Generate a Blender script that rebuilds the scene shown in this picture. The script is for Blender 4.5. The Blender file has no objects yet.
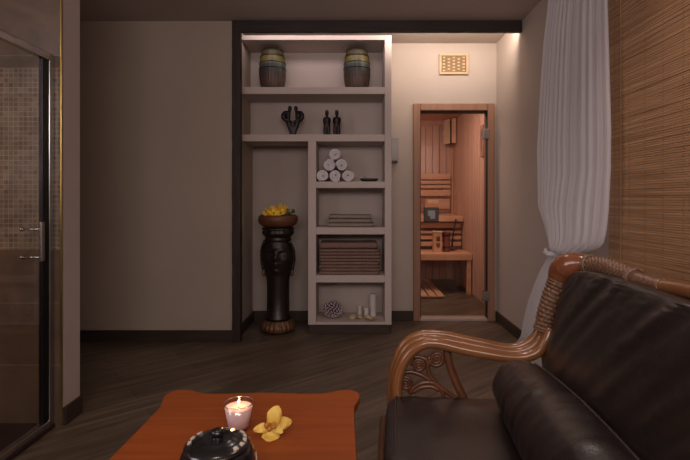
import bpy, bmesh, math, random
from mathutils import Vector, Matrix, noise
random.seed(7)
PI = math.pi
SC = bpy.context.scene
COL = SC.collection

# ------------------------------------------------------------------ camera, world, lights, exposure
F, CX, HY, CH = 460.0, 353.0, 200.0, 1.1
cam = bpy.data.cameras.new('camera'); camo = bpy.data.objects.new('camera', cam); COL.objects.link(camo)
camo.location = (0, 0, CH); camo.rotation_euler = (PI/2, 0, 0)
cam.sensor_width = 36; cam.lens = F/690*36; cam.clip_start = 0.02
cam.shift_x = (345-CX)/690; cam.shift_y = -(230-HY)/690
SC.camera = camo

w = bpy.data.worlds.new('world'); SC.world = w; w.use_nodes = True
w.node_tree.nodes['Background'].inputs[0].default_value = (1, .85, .75, 1)
w.node_tree.nodes['Background'].inputs[1].default_value = 0.02

def area(name, loc, target, size, size_y, power, color, spread=180):
    l = bpy.data.lights.new(name, 'AREA'); l.shape = 'RECTANGLE'; l.size = size; l.size_y = size_y
    l.energy = power; l.color = color; l.spread = math.radians(spread)
    o = bpy.data.objects.new(name, l); COL.objects.link(o); o.location = loc
    d = Vector(target)-Vector(loc); o.rotation_euler = d.to_track_quat('-Z', 'Y').to_euler()
    return o
def spot(name, loc, target, power, color, angle=90, blend=.8, r=.06):
    l = bpy.data.lights.new(name, 'SPOT'); l.energy = power; l.color = color
    l.spot_size = math.radians(angle); l.spot_blend = blend; l.shadow_soft_size = r
    o = bpy.data.objects.new(name, l); COL.objects.link(o); o.location = loc
    d = Vector(target)-Vector(loc); o.rotation_euler = d.to_track_quat('-Z', 'Y').to_euler()
    return o

area('room_light', (0.15, -1.3, 1.95), (0.35, 3.6, 1.2), 2.3, .6, 38, (1, .84, .80), 170)
spot('table_downlight', (-0.35, 0.9, 2.46), (-0.3, 1.35, 0.45), 15, (1, .74, .55), 62, 1, .08)
spot('floor_downlight', (0.15, 2.55, 2.47), (0.1, 2.75, 0), 20, (1, .83, .75), 120, 1, .10)
spot('sofa_fill_spot', (0.55, 1.75, 2.47), (0.95, 1.3, 0.7), 26, (1, .80, .72), 110, 1, .07)  # spot added to brighten the sofa side; no known fixture here
area('side_fill', (-2.3, 0.2, 1.7), (1.3, 2.9, 1.3), .9, 1.2, 11, (1, .88, .93), 150)  # added fill, brightens right wall and curtain; no real lamp here
area('cove_light_shelves', (-0.3, 3.615, 2.452), (-0.3, 3.9, 2.47), 1.15, .03, 1.5, (1, .82, .80))
area('cove_light_door', (0.80, 3.615, 2.452), (0.80, 3.95, 2.44), .95, .03, 6.5, (1, .82, .68))
area('sauna_light', (0.6, 5.0, 2.17), (0.8, 5.6, 0), 1.2, 1.0, 28, (1, .78, .66))
SC.view_settings.view_transform = 'Standard'; SC.view_settings.look = 'None'
SC.view_settings.gamma = 1; SC.view_settings.use_curve_mapping = False
SC.view_settings.exposure = 0.0

# ------------------------------------------------------------------ materials
MATS = {}
def nt(name):
    m = bpy.data.materials.new(name); m.use_nodes = True
    n = m.node_tree; n.nodes.clear()
    out = n.nodes.new('ShaderNodeOutputMaterial'); b = n.nodes.new('ShaderNodeBsdfPrincipled')
    n.links.new(b.outputs[0], out.inputs[0]); MATS[name] = m
    return m, n, b, out
def N(n, t, **kw):
    x = n.nodes.new(t)
    for k, v in kw.items():
        if k in x.inputs: x.inputs[k].default_value = v
        else: setattr(x, k, v)
    return x
def coords(n, scale=(1, 1, 1), rot=(0, 0, 0), src='Object'):
    tc = n.nodes.new('ShaderNodeTexCoord'); mp = n.nodes.new('ShaderNodeMapping')
    mp.inputs['Scale'].default_value = scale; mp.inputs['Rotation'].default_value = rot
    n.links.new(tc.outputs[src], mp.inputs['Vector']); return mp
def ramp(n, stops, mode='LINEAR'):
    r = n.nodes.new('ShaderNodeValToRGB'); r.color_ramp.interpolation = mode
    e = r.color_ramp.elements
    while len(e) < len(stops): e.new(.5)
    for i, (p, c) in enumerate(stops): e[i].position = p; e[i].color = (*c, 1)
    return r
def simple(name, c1, c2=None, rough=.6, metal=0, scale=(8, 8, 8), detail=4, bump=0, bscale=None, spec=.5, coat=0, sheen=0, sub=0):
    m, n, b, out = nt(name)
    c2 = c2 or tuple(x*.8 for x in c1)
    mp = coords(n, scale); no = N(n, 'ShaderNodeTexNoise', Scale=1.0, Detail=detail)
    n.links.new(mp.outputs[0], no.inputs['Vector'])
    r = ramp(n, [(.3, c2), (.7, c1)]); n.links.new(no.outputs['Fac'], r.inputs[0])
    n.links.new(r.outputs[0], b.inputs['Base Color'])
    b.inputs['Roughness'].default_value = rough; b.inputs['Metallic'].default_value = metal
    b.inputs['Specular IOR Level'].default_value = spec; b.inputs['Coat Weight'].default_value = coat
    b.inputs['Coat Roughness'].default_value = .15
    if sheen: b.inputs['Sheen Weight'].default_value = sheen
    if sub: b.inputs['Subsurface Weight'].default_value = sub; b.inputs['Subsurface Radius'].default_value = (.02, .01, .008)
    if bump:
        mp2 = coords(n, bscale or scale); n2 = N(n, 'ShaderNodeTexNoise', Scale=1.0, Detail=3)
        n.links.new(mp2.outputs[0], n2.inputs['Vector'])
        bp = N(n, 'ShaderNodeBump', Strength=bump, Distance=.01); n.links.new(n2.outputs['Fac'], bp.inputs['Height'])
        n.links.new(bp.outputs[0], b.inputs['Normal'])
    return m

simple('wall_paint', (.50, .425, .375), (.47, .40, .355), rough=.85, scale=(2, 2, 2), bump=.08, bscale=(60, 60, 60))
simple('wall_paint_warmlit', (.45, .37, .30), (.42, .345, .28), rough=.85, scale=(2, 2, 2), bump=.08, bscale=(60, 60, 60))  # wall paint turned tan; warmer light on the back wall put into colour
simple('threshold_metal', (.48, .38, .34), rough=.5)
simple('ceiling_paint', (.52, .45, .41), (.50, .43, .39), rough=.9, scale=(2, 2, 2))
simple('shelf_paint', (.55, .47, .43), (.52, .44, .405), rough=.75, scale=(2, 2, 2))
simple('dark_wood', (.034, .018, .012), (.017, .009, .006), rough=.6, scale=(30, 30, 3), bump=.3)
simple('dark_beam', (.030, .016, .011), (.016, .008, .006), rough=.6, scale=(3, 30, 30), bump=.3)
simple('baseboard', (.05, .03, .02), (.032, .019, .013), rough=.55, scale=(4, 4, 30))
simple('brass', (.55, .38, .12), rough=.3, metal=1)
simple('chrome', (.55, .53, .52), rough=.25, metal=1)
simple('dark_metal', (.03, .03, .035), rough=.35, metal=.8)
simple('handle_brown', (.085, .06, .052), rough=.5)
simple('grey_plastic', (.40, .38, .39), rough=.5)
simple('frame_wood', (.36, .19, .115), (.28, .14, .085), rough=.5, scale=(25, 25, 1.5))
simple('sauna_board', (.66, .40, .30), (.54, .30, .215), rough=.55, scale=(14, 14, .8))
simple('sauna_ceiling', (.62, .36, .26), (.52, .29, .2), rough=.6, scale=(14, .8, 14))
simple('bench_wood', (.70, .40, .235), (.58, .30, .17), rough=.5, scale=(1.2, 14, 14))
simple('dark_board', (.38, .19, .12), (.30, .14, .09), rough=.5, scale=(1.2, 14, 14))
simple('pale_wood', (.85, .62, .42), (.76, .53, .34), rough=.5, scale=(20, 20, 2))
simple('red_wood', (.22, .05, .025), (.13, .03, .015), rough=.4, scale=(20, 20, 2))
simple('vent_wood', (.62, .44, .27), (.52, .36, .2), rough=.5, scale=(2, 20, 20))
simple('vent_dark', (.28, .17, .07), (.2, .12, .05), rough=.6)
simple('towel_white', (.92, .88, .90), (.84, .79, .81), rough=.95, scale=(60, 60, 60), bump=.6, bscale=(220, 220, 220), sheen=.3)
simple('towel_beige', (.34, .27, .235), (.29, .225, .195), rough=.95, scale=(60, 60, 60), bump=.6, bscale=(220, 220, 220))
simple('towel_brown', (.29, .175, .145), (.22, .13, .105), rough=.95, scale=(60, 60, 60), bump=.6, bscale=(220, 220, 220))
simple('ebony', (.010, .007, .006), (.005, .004, .004), rough=.45, scale=(40, 40, 40), bump=.2)
simple('bronze_carving', (.018, .009, .006), (.007, .004, .003), rough=.4, scale=(20, 20, 20), bump=.3, spec=.6)
simple('gilt_carving', (.20, .10, .045), (.08, .036, .016), rough=.38, scale=(20, 20, 20), metal=.3)
simple('terracotta', (.16, .06, .025), (.10, .036, .016), rough=.5, scale=(10, 10, 20))
simple('petal_yellow', (.92, .68, .06), (.88, .50, .03), rough=.6, scale=(40, 40, 40))
simple('orchid_yellow', (.88, .66, .16), (.80, .50, .07), rough=.5, scale=(40, 40, 40), sub=.15)
simple('orchid_heart', (.55, .25, .03), (.35, .1, .02), rough=.5, scale=(120, 120, 120))
simple('leaf_green', (.03, .07, .02), (.015, .035, .01), rough=.5)
simple('candle_white', (.75, .69, .66), (.7, .64, .6), rough=.4, sub=.2)
simple('candle_wax', (.88, .66, .64), (.85, .62, .60), rough=.4, sub=.3)
simple('shell_cream', (.62, .50, .33), (.45, .32, .18), rough=.4, scale=(60, 60, 60))
simple('shell_white', (.60, .52, .54), (.38, .28, .32), rough=.5, scale=(50, 50, 50))
simple('shell_dark', (.06, .03, .04), rough=.8)
simple('lacquer', (.010, .010, .012), (.006, .006, .007), rough=.22, scale=(10, 10, 10), coat=.5, spec=.6)
simple('inlay', (.72, .66, .55), (.6, .52, .4), rough=.4, scale=(80, 80, 80))
simple('table_wood', (.31, .074, .016), (.24, .056, .012), rough=.45, scale=(3, 50, 50), detail=5, spec=.22)
simple('rattan', (.26, .105, .034), (.19, .072, .023), rough=.24, scale=(5, 5, 5), coat=.4)
simple('rattan_shaded', (.14, .048, .019), (.08, .027, .011), rough=.35, scale=(20, 20, 20), coat=.2)  # darker twin of the rattan; shade under the arm put into its colour
simple('knob_wood', (.24, .085, .035), (.15, .045, .018), rough=.22, scale=(14, 14, 14), coat=.5)
simple('wicker', (.23, .12, .065), (.10, .048, .026), rough=.42, scale=(90, 90, 90), coat=.15)
simple('leather', (.017, .0115, .011), (.013, .0085, .0082), rough=.32, scale=(5, 5, 5), bump=.13, bscale=(260, 260, 260), spec=.75)
simple('leather_piping', (.04, .027, .026), rough=.4)
simple('charcoal', (.01, .008, .008), rough=.8)
simple('tray_dark', (.035, .015, .02), rough=.3)

def floor_mat():
    m, n, b, out = nt('floor_laminate')
    mp = coords(n, (1, 1, 1), (0, 0, math.radians(-40)))
    br = N(n, 'ShaderNodeTexBrick'); br.offset = .37
    br.inputs['Color1'].default_value = (.135, .102, .075, 1); br.inputs['Color2'].default_value = (.095, .071, .052, 1)
    br.inputs['Mortar'].default_value = (.07, .045, .032, 1)
    br.inputs['Scale'].default_value = 1; br.inputs['Mortar Size'].default_value = .0022
    br.inputs['Brick Width'].default_value = 1.15; br.inputs['Row Height'].default_value = .17
    n.links.new(mp.outputs[0], br.inputs['Vector'])
    mp2 = coords(n, (1, 1, 1), (0, 0, math.radians(-40))); mp3 = n.nodes.new('ShaderNodeMapping')
    mp3.inputs['Scale'].default_value = (1.3, 17, 1); n.links.new(mp2.outputs[0], mp3.inputs[0])
    no = N(n, 'ShaderNodeTexNoise', Scale=1.5, Detail=6, Distortion=.6); n.links.new(mp3.outputs[0], no.inputs['Vector'])
    r = ramp(n, [(.3, (.55, .53, .5)), (.7, (1.45, 1.4, 1.35))]); n.links.new(no.outputs['Fac'], r.inputs[0])
    mx = n.nodes.new('ShaderNodeMixRGB'); mx.blend_type = 'MULTIPLY'; mx.inputs[0].default_value = 1
    n.links.new(br.outputs['Color'], mx.inputs[1]); n.links.new(r.outputs[0], mx.inputs[2])
    n.links.new(mx.outputs[0], b.inputs['Base Color']); b.inputs['Roughness'].default_value = .42
    b.inputs['Specular IOR Level'].default_value = .4
floor_mat()

def tile_mat(name, cw, ch, c1, c2, mortar, ms=.0025, big=None, rough=.35, axis='XZ'):
    m, n, b, out = nt(name)
    tc = n.nodes.new('ShaderNodeTexCoord'); sx = n.nodes.new('ShaderNodeSeparateXYZ'); cb = n.nodes.new('ShaderNodeCombineXYZ')
    n.links.new(tc.outputs['Object'], sx.inputs[0])
    n.links.new(sx.outputs[axis[0]], cb.inputs[0]); n.links.new(sx.outputs[axis[1]], cb.inputs[1])
    br = N(n, 'ShaderNodeTexBrick'); br.offset = 0
    br.inputs['Color1'].default_value = (*c1, 1); br.inputs['Color2'].default_value = (*c2, 1)
    br.inputs['Mortar'].default_value = (*mortar, 1); br.inputs['Scale'].default_value = 1
    br.inputs['Mortar Size'].default_value = ms; br.inputs['Brick Width'].default_value = cw; br.inputs['Row Height'].default_value = ch
    n.links.new(cb.outputs[0], br.inputs['Vector'])
    no = N(n, 'ShaderNodeTexNoise', Scale=5.0, Detail=6, Distortion=1.0); n.links.new(cb.outputs[0], no.inputs['Vector'])
    r = ramp(n, [(.3, (.7, .7, .7)), (.7, (1.25, 1.2, 1.15))]); n.links.new(no.outputs['Fac'], r.inputs[0])
    mx = n.nodes.new('ShaderNodeMixRGB'); mx.blend_type = 'MULTIPLY'; mx.inputs[0].default_value = 1
    n.links.new(br.outputs['Color'], mx.inputs[1]); n.links.new(r.outputs[0], mx.inputs[2])
    n.links.new(mx.outputs[0], b.inputs['Base Color']); b.inputs['Roughness'].default_value = rough
tile_mat('stone_tile', .60, .30, (.15, .105, .075), (.125, .088, .062), (.20, .155, .115), .003)
tile_mat('mosaic_tile', .0235, .0235, (.25, .20, .155), (.14, .105, .08), (.31, .265, .215), .0022)

def blind_mat():
    m, n, b, out = nt('bamboo')
    mp = coords(n, (1, 1.6, 95)); no = N(n, 'ShaderNodeTexNoise', Scale=1.0, Detail=7, Roughness=.65); n.links.new(mp.outputs[0], no.inputs['Vector'])
    r = ramp(n, [(.22, (.19, .095, .045)), (.5, (.40, .22, .11)), (.82, (.66, .42, .24))]); n.links.new(no.outputs['Fac'], r.inputs[0])
    n.links.new(r.outputs[0], b.inputs['Base Color']); b.inputs['Roughness'].default_value = .5
    m2 = simple('blind_cord', (.34, .19, .09), rough=.8)
blind_mat()

def curtain_mat():
    m, n, b, out = nt('sheer_curtain')
    n.nodes.remove(b)
    d = N(n, 'ShaderNodeBsdfDiffuse'); d.inputs[0].default_value = (.92, .90, .93, 1)
    t = N(n, 'ShaderNodeBsdfTranslucent'); t.inputs[0].default_value = (.92, .90, .93, 1)
    tr = N(n, 'ShaderNodeBsdfTransparent')
    a = n.nodes.new('ShaderNodeMixShader'); a.inputs[0].default_value = .35
    n.links.new(d.outputs[0], a.inputs[1]); n.links.new(t.outputs[0], a.inputs[2])
    c = n.nodes.new('ShaderNodeMixShader')
    lw = N(n, 'ShaderNodeLayerWeight', Blend=.35)
    r = n.nodes.new('ShaderNodeMapRange'); r.inputs[1].default_value = 0; r.inputs[2].default_value = 1
    r.inputs[3].default_value = .72; r.inputs[4].default_value = .97
    n.links.new(lw.outputs['Facing'], r.inputs[0]); n.links.new(r.outputs[0], c.inputs[0])
    n.links.new(tr.outputs[0], c.inputs[1]); n.links.new(a.outputs[0], c.inputs[2])
    n.links.new(c.outputs[0], out.inputs[0])
curtain_mat()

def glass_mat(name, tint, refl=.035, rough=.02):
    m, n, b, out = nt(name); n.nodes.remove(b)
    tr = N(n, 'ShaderNodeBsdfTransparent'); tr.inputs[0].default_value = (*tint, 1)
    g = N(n, 'ShaderNodeBsdfGlossy', Roughness=rough); g.inputs[0].default_value = (1, 1, 1, 1)
    lw = N(n, 'ShaderNodeLayerWeight', Blend=.5); pw = N(n, 'ShaderNodeMath', operation='POWER'); pw.inputs[1].default_value = 5
    n.links.new(lw.outputs['Facing'], pw.inputs[0]); ml = N(n, 'ShaderNodeMath', operation='MULTIPLY_ADD'); ml.inputs[1].default_value = .6; ml.inputs[2].default_value = refl
    n.links.new(pw.outputs[0], ml.inputs[0])
    mx = n.nodes.new('ShaderNodeMixShader'); n.links.new(ml.outputs[0], mx.inputs[0])
    n.links.new(tr.outputs[0], mx.inputs[1]); n.links.new(g.outputs[0], mx.inputs[2]); n.links.new(mx.outputs[0], out.inputs[0])
glass_mat('shower_glass', (.93, .90, .86)); glass_mat('door_glass', (.90, .87, .85)); glass_mat('cup_glass', (.95, .94, .95), .09, .05)

glass_mat('glass_rim', (.95, .93, .95), .45, .15)
def drum_mat():
    m, n, b, out = nt('drum_bands')
    tc = n.nodes.new('ShaderNodeTexCoord'); sx = n.nodes.new('ShaderNodeSeparateXYZ'); n.links.new(tc.outputs['Generated'], sx.inputs[0])
    r = ramp(n, [(0, (.085, .045, .035)), (.30, (.065, .04, .033)), (.42, (.045, .042, .042)), (.52, (.045, .055, .052)),
                 (.62, (.085, .11, .08)), (.67, (.13, .105, .02)), (.83, (.025, .017, .012)), (.86, (.07, .055, .02)), (.97, (.02, .013, .01))], 'CONSTANT')
    n.links.new(sx.outputs[2], r.inputs[0])
    mp = coords(n, (60, 60, 8)); no = N(n, 'ShaderNodeTexNoise', Scale=1.0, Detail=3); n.links.new(mp.outputs[0], no.inputs['Vector'])
    r2 = ramp(n, [(.3, (.6, .6, .6)), (.7, (1.3, 1.3, 1.3))]); n.links.new(no.outputs['Fac'], r2.inputs[0])
    mx = n.nodes.new('ShaderNodeMixRGB'); mx.blend_type = 'MULTIPLY'; mx.inputs[0].default_value = 1
    n.links.new(r.outputs[0], mx.inputs[1]); n.links.new(r2.outputs[0], mx.inputs[2])
    n.links.new(mx.outputs[0], b.inputs['Base Color']); b.inputs['Roughness'].default_value = .45
drum_mat()
def emit(name, c, s):
    m, n, b, out = nt(name); b.inputs['Base Color'].default_value = (*c, 1)
    b.inputs['Emission Color'].default_value = (*c, 1); b.inputs['Emission Strength'].default_value = s
emit('flame', (1, .62, .28), 9); emit('led', (1, .85, .75), 3)

# ------------------------------------------------------------------ helpers
def P(px, py, Y):                       # a point seen at this place of the photograph, Y metres into the room
    return Vector(((px-CX)*Y/F, Y, CH-(py-HY)*Y/F))
def B(): return bmesh.new()
def box(bm, x0, x1, y0, y1, z0, z1):
    vs = [bm.verts.new((x, y, z)) for x in (x0, x1) for y in (y0, y1) for z in (z0, z1)]
    for f in ((0, 1, 3, 2), (4, 6, 7, 5), (0, 4, 5, 1), (2, 3, 7, 6), (0, 2, 6, 4), (1, 5, 7, 3)): bm.faces.new([vs[i] for i in f])
    return vs
def obox(bm, M, sx, sy, sz):
    vs = box(bm, -sx/2, sx/2, -sy/2, sy/2, -sz/2, sz/2)
    for v in vs: v.co = M @ v.co
def obj(name, bm, mat, parent=None, bevel=0, smooth=False, rel=True, seg=2, subs=0, props=None):
    if parent is not None and rel:
        for v in bm.verts: v.co -= parent.location
    bmesh.ops.recalc_face_normals(bm, faces=bm.faces)
    me = bpy.data.meshes.new(name); bm.to_mesh(me); bm.free()
    me.materials.append(MATS[mat])
    if smooth:
        for p in me.polygons: p.use_smooth = True
    o = bpy.data.objects.new(name, me); COL.objects.link(o); o.parent = parent
    if bevel:
        b = o.modifiers.new('bevel', 'BEVEL'); b.width = bevel; b.segments = seg; b.limit_method = 'ANGLE'
        if not smooth:
            for p in me.polygons: p.use_smooth = False
    if subs:
        s = o.modifiers.new('sub', 'SUBSURF'); s.levels = subs; s.render_levels = subs
    return o
def tag(o, label, cat, group=None, kind=None):
    if label: o['label'] = label
    if cat: o['category'] = cat
    if group: o['group'] = group
    if kind: o['kind'] = kind
    return o
def thing(name, label, cat, loc=(0, 0, 0), group=None, rz=0):
    o = bpy.data.objects.new(name, None); COL.objects.link(o); o.location = loc; o.rotation_euler = (0, 0, rz)
    o.empty_display_size = .05
    return tag(o, label, cat, group)
def struct(name, bm, mat, bevel=0, parent=None):
    o = obj(name, bm, mat, parent, bevel, rel=False)
    if parent is None: o['kind'] = 'structure'
    return o
def sbox(name, mat, *a, bevel=0):
    bm = B(); box(bm, *a); return struct(name, bm, mat, bevel)
def dup(root, loc, label=None):
    r = root.copy(); COL.objects.link(r); r.location = loc
    if label: r['label'] = label
    for ch in list(root.children):
        c = ch.copy(); COL.objects.link(c); c.parent = r
        for g in ch.children:
            d = g.copy(); COL.objects.link(d); d.parent = c
    return r
def cr(pts, n=8):                       # Catmull-Rom through points
    pts = [Vector(p) for p in pts]; out = []
    q = [2*pts[0]-pts[1]]+pts+[2*pts[-1]-pts[-2]]
    for i in range(1, len(q)-2):
        for k in range(n):
            t = k/n; a, b, c, d = q[i-1], q[i], q[i+1], q[i+2]
            out.append(.5*((2*b)+(c-a)*t+(2*a-5*b+4*c-d)*t*t+(3*b-a-3*c+d)*t**3))
    out.append(pts[-1]); return out
def resamp(pts, n):
    L = [0]
    for a, b in zip(pts, pts[1:]): L.append(L[-1]+(b-a).length)
    out = []; j = 0
    for i in range(n):
        s = L[-1]*i/(n-1)
        while j < len(L)-2 and L[j+1] < s: j += 1
        t = (s-L[j])/max(1e-9, L[j+1]-L[j]); out.append(pts[j].lerp(pts[j+1], min(1, max(0, t))))
    return out
def tube(bm, pts, r, seg=10, rf=None, cap=True):
    """r: number or list; rf(s, ang) multiplies the radius"""
    n = len(pts); rings = []; T0 = None; up = None; s = 0
    for i, p in enumerate(pts):
        T = (pts[min(n-1, i+1)]-pts[max(0, i-1)]).normalized()
        if up is None:
            up = Vector((0, 1, 0)) if abs(T.y) < .8 else Vector((0, 0, 1))
            up = (up-T*up.dot(T)).normalized()
        else: up = (up-T*up.dot(T)).normalized()
        sd = T.cross(up); rr = r[i] if isinstance(r, (list, tuple)) else r
        if i: s += (p-pts[i-1]).length
        ring = []
        for k in range(seg):
            a = 2*PI*k/seg; q = rr*(rf(s, a) if rf else 1)
            ring.append(bm.verts.new(p+up*math.cos(a)*q+sd*math.sin(a)*q))
        rings.append(ring)
    for a, b in zip(rings, rings[1:]):
        for k in range(seg): bm.faces.new((a[k], a[(k+1) % seg], b[(k+1) % seg], b[k]))
    if cap: bm.faces.new(rings[0][::-1]); bm.faces.new(rings[-1])
def lathe(bm, prof, c, seg=32, disp=None, sy=1.0, capb=True, capt=True):
    rings = []
    for r, z in prof:
        ring = []
        for k in range(seg):
            a = 2*PI*k/seg; q = r*(disp(a, z) if disp else 1)
            ring.append(bm.verts.new((c[0]+q*math.cos(a), c[1]+q*math.sin(a)*sy, c[2]+z)))
        rings.append(ring)
    for a, b in zip(rings, rings[1:]):
        for k in range(seg): bm.faces.new((a[k], a[(k+1) % seg], b[(k+1) % seg], b[k]))
    if capb: bm.faces.new(rings[0][::-1])
    if capt: bm.faces.new(rings[-1])
def ball(bm, c, r, sc=(1, 1, 1), u=14, v=10):
    M = Matrix.Translation(c) @ Matrix.Diagonal((r*sc[0], r*sc[1], r*sc[2], 1))
    bmesh.ops.create_uvsphere(bm, u_segments=u, v_segments=v, radius=1, matrix=M)
def ribbon(bm, path, t, to3, d0, d1, nd=6, wob=0.0):
    """a strip of cloth of thickness t along a 2-D path, extruded from d0 to d1"""
    n = len(path); L = []; R = []
    for i in range(n):
        a = path[max(0, i-1)]; b = path[min(n-1, i+1)]; dx, dz = b[0]-a[0], b[1]-a[1]; l = math.hypot(dx, dz) or 1
        nx, nz = -dz/l*t/2, dx/l*t/2
        L.append((path[i][0]+nx, path[i][1]+nz)); R.append((path[i][0]-nx, path[i][1]-nz))
    loop = L+R[::-1]; rows = []
    for j in range(nd+1):
        d = d0+(d1-d0)*j/nd; row = []
        e = .0
        for (a, b) in loop:
            p = Vector(to3(a, b, d))
            if wob: p += noise.noise_vector(p*14)*wob
            row.append(bm.verts.new(p))
        rows.append(row)
    m = len(loop)
    for A, C in zip(rows, rows[1:]):
        for k in range(m): bm.faces.new((A[k], A[(k+1) % m], C[(k+1) % m], C[k]))
    for row in (rows[0], rows[-1]):
        for k in range(n-1): bm.faces.new((row[k], row[k+1], row[m-2-k], row[m-1-k]))
def cushion(bm, c, dims, p=5, crown=.02, n=22, wr=None, M=None):
    bmesh.ops.create_cube(bm, size=2)
    bmesh.ops.subdivide_edges(bm, edges=bm.edges[:], cuts=n, use_grid_fill=True)
    for v in bm.verts:
        a, b, d = v.co; s = (abs(a)**p+abs(b)**p+abs(d)**p)**(1/p)
        q = Vector((a/s, b/s, d/s)); co = Vector((q.x*dims[0]/2, q.y*dims[1]/2, q.z*dims[2]/2))
        k = max(0, 1-q.x*q.x)*max(0, 1-q.y*q.y)
        co.z += crown*k*(1 if q.z > 0 else -1)*min(1, abs(q.z)*1.5)
        if wr: co += wr(q)
        v.co = (M @ co) if M else co+Vector(c)

# ------------------------------------------------------------------ room shell
ZC, ZN = 2.49, 2.53
sbox('floor', 'floor_laminate', -3.2, 1.6, -1.6, 6.5, -.1, 0)
sbox('ceiling', 'ceiling_paint', -3.2, 1.45, -1.6, 3.60, ZC, ZC+.15)
sbox('ceiling', 'wall_paint', -.95, 1.45, 3.60, 4.3, ZN, ZN+.11)
sbox('wall_back', 'wall_paint_warmlit', -3.2, -.916, 3.576, 4.3, 0, ZC)
bm = B(); box(bm, -.916, .60, 4.2, 4.3, 0, ZN); box(bm, 1.235, 1.31, 4.2, 4.3, 0, ZN); box(bm, .60, 1.235, 4.2, 4.3, 1.925, ZN)
struct('wall_sauna_front', bm, 'wall_paint')
sbox('wall_right', 'wall_paint', 1.31, 1.45, -1.6, 4.3, 0, ZC+.04)
sbox('wall_left', 'wall_paint', -3.3, -3.2, -1.6, 3.6, 0, ZC)
sbox('wall_front', 'wall_paint', -3.3, 1.45, -1.7, -1.6, 0, ZC)
sbox('wall_partition', 'wall_paint', -3.2, -1.413, 2.24, 2.38, 0, ZC)
sbox('wall_shower_lower_tiles', 'stone_tile', -2.5, -1.4135, 2.228, 2.24, 0, .86)
sbox('wall_shower_mosaic', 'mosaic_tile', -2.5, -1.4135, 2.228, 2.24, .86, 1.74)
sbox('wall_shower_upper_tiles', 'stone_tile', -2.5, -1.4135, 2.228, 2.24, 1.74, ZC)
sbox('wall_shower_left', 'wall_paint', -2.6, -2.5, .9, 2.24, 0, ZC)
bm = B(); box(bm, -1.4165, -1.409, 2.222, 2.232, .012, ZC); struct('trim_1', bm, 'brass', .002)
# baseboards
bt, bh = .014, .09
sbox('baseboard_back', 'baseboard', -3.2, -.937, 3.576-bt, 3.576, 0, bh, bevel=.003)
sbox('baseboard_niche', 'baseboard', -.915, -.37, 4.2-bt, 4.2, 0, bh, bevel=.003)
sbox('baseboard_niche_side', 'baseboard', -.916, -.916+bt, 3.63, 4.186, 0, bh, bevel=.003)
sbox('baseboard_sauna', 'baseboard', .312, .546, 4.2-bt, 4.2, 0, bh, bevel=.003)
sbox('baseboard_right', 'baseboard', 1.31-bt, 1.31, -1.5, 4.186, 0, bh, bevel=.003)
sbox('baseboard_partition', 'baseboard', -1.413, -1.413+bt, 2.24, 2.38, 0, bh, bevel=.003)
# dark post and beam round the niche
def rough_board(name, label, a, axis):
    bm = B(); box(bm, *a)
    ax = 'xyz'.index(axis)
    ed = [e for e in bm.edges if abs((e.verts[0].co-e.verts[1].co)[ax]) > .5]
    bmesh.ops.subdivide_edges(bm, edges=ed, cuts=60)
    for v in bm.verts:
        nz = noise.noise_vector(v.co*9)*.0035
        nz[ax] = 0
        if v.co.z < 2.48 and v.co.z > .01: v.co += nz
    o = struct(name, bm, 'dark_beam' if axis == 'x' else 'dark_wood', .003); o['label'] = label; return o
rough_board('trim_2', 'dark brown rough wooden beam under the ceiling across shelves and sauna door', (-.936, 1.308, 3.555, 3.59, 2.40, ZC), 'x')
rough_board('trim_3', 'dark brown rough wooden post left of the shelves', (-.936, -.872, 3.555, 3.62, 0, 2.40), 'z')
bm = B(); box(bm, -.86, 1.28, 3.5915, 3.598, 2.43, 2.445); o = obj('light_strip', bm, 'led')
tag(o, 'glowing light strip hidden behind the dark beam over the shelves', 'light')

# ------------------------------------------------------------------ built-in shelf unit
XL, XR, YF, YB = -.916, .3155, 3.765, 4.10
u = thing('shelf_unit', 'tall off-white built-in shelf unit with open cubbies beside the sauna door', 'shelves', (0, YF, 0))
def ub(name, *a, mat='shelf_paint', bevel=.003):
    bm = B(); box(bm, *a); return obj(name, bm, mat, u, bevel)
ub('back_panel', XL+.001, XR-.001, YB, 4.199, 1.60, 2.449)
ub('back_panel', -.367, XR-.001, YB, 4.199, .0, 1.60)
ub('top_board', XL+.001, .26, YF, YB, 2.411, 2.449)
ub('shelf', XL+.001, .26, YF, YB, 1.9675, 2.025)
ub('shelf', XL+.001, .26, YF, YB, 1.580, 1.637)
ub('side_panel', .26, XR, YF, YB, .0785, 2.449)
ub('side_panel', -.368, -.303, YF, YB, .0785, 1.580)
for a, b in ((1.198, 1.2514), (.818, .875), (.424, .482), (.0785, .100)): ub('shelf', -.303, .26, YF, YB, a, b)
ub('plinth', -.364, .307, YF+.012, YB, 0, .0785, mat='baseboard')

# ------------------------------------------------------------------ control box and vent on the sauna wall
t = thing('control_box', 'pale grey control box on the wall between shelf unit and sauna door', 'control box', (.35, 4.2, 1.55))
bm = B(); box(bm, .318, .408, 4.14, 4.199, 1.452, 1.665); obj('housing', bm, 'grey_plastic', t, .006)
bm = B(); box(bm, .321, .402, 4.143, 4.197, 1.437, 1.452); obj('base_plate', bm, 'dark_metal', t, .003)
t = thing('wall_vent', 'square-holed wooden ventilation grille above the sauna door', 'vent', (.918, 4.2, 2.33))
x0, x1, z0, z1 = .785, 1.05, 2.243, 2.432
bm = B(); fw = .02
box(bm, x0, x1, 4.178, 4.199, z0, z0+fw); box(bm, x0, x1, 4.178, 4.199, z1-fw, z1)
box(bm, x0, x0+fw, 4.178, 4.199, z0+fw, z1-fw); box(bm, x1-fw, x1, 4.178, 4.199, z0+fw, z1-fw); obj('vent_frame', bm, 'vent_wood', t, .002)
bm = B(); box(bm, x0+fw, x1-fw, 4.19, 4.198, z0+fw, z1-fw); obj('backing', bm, 'vent_dark', t)
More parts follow.
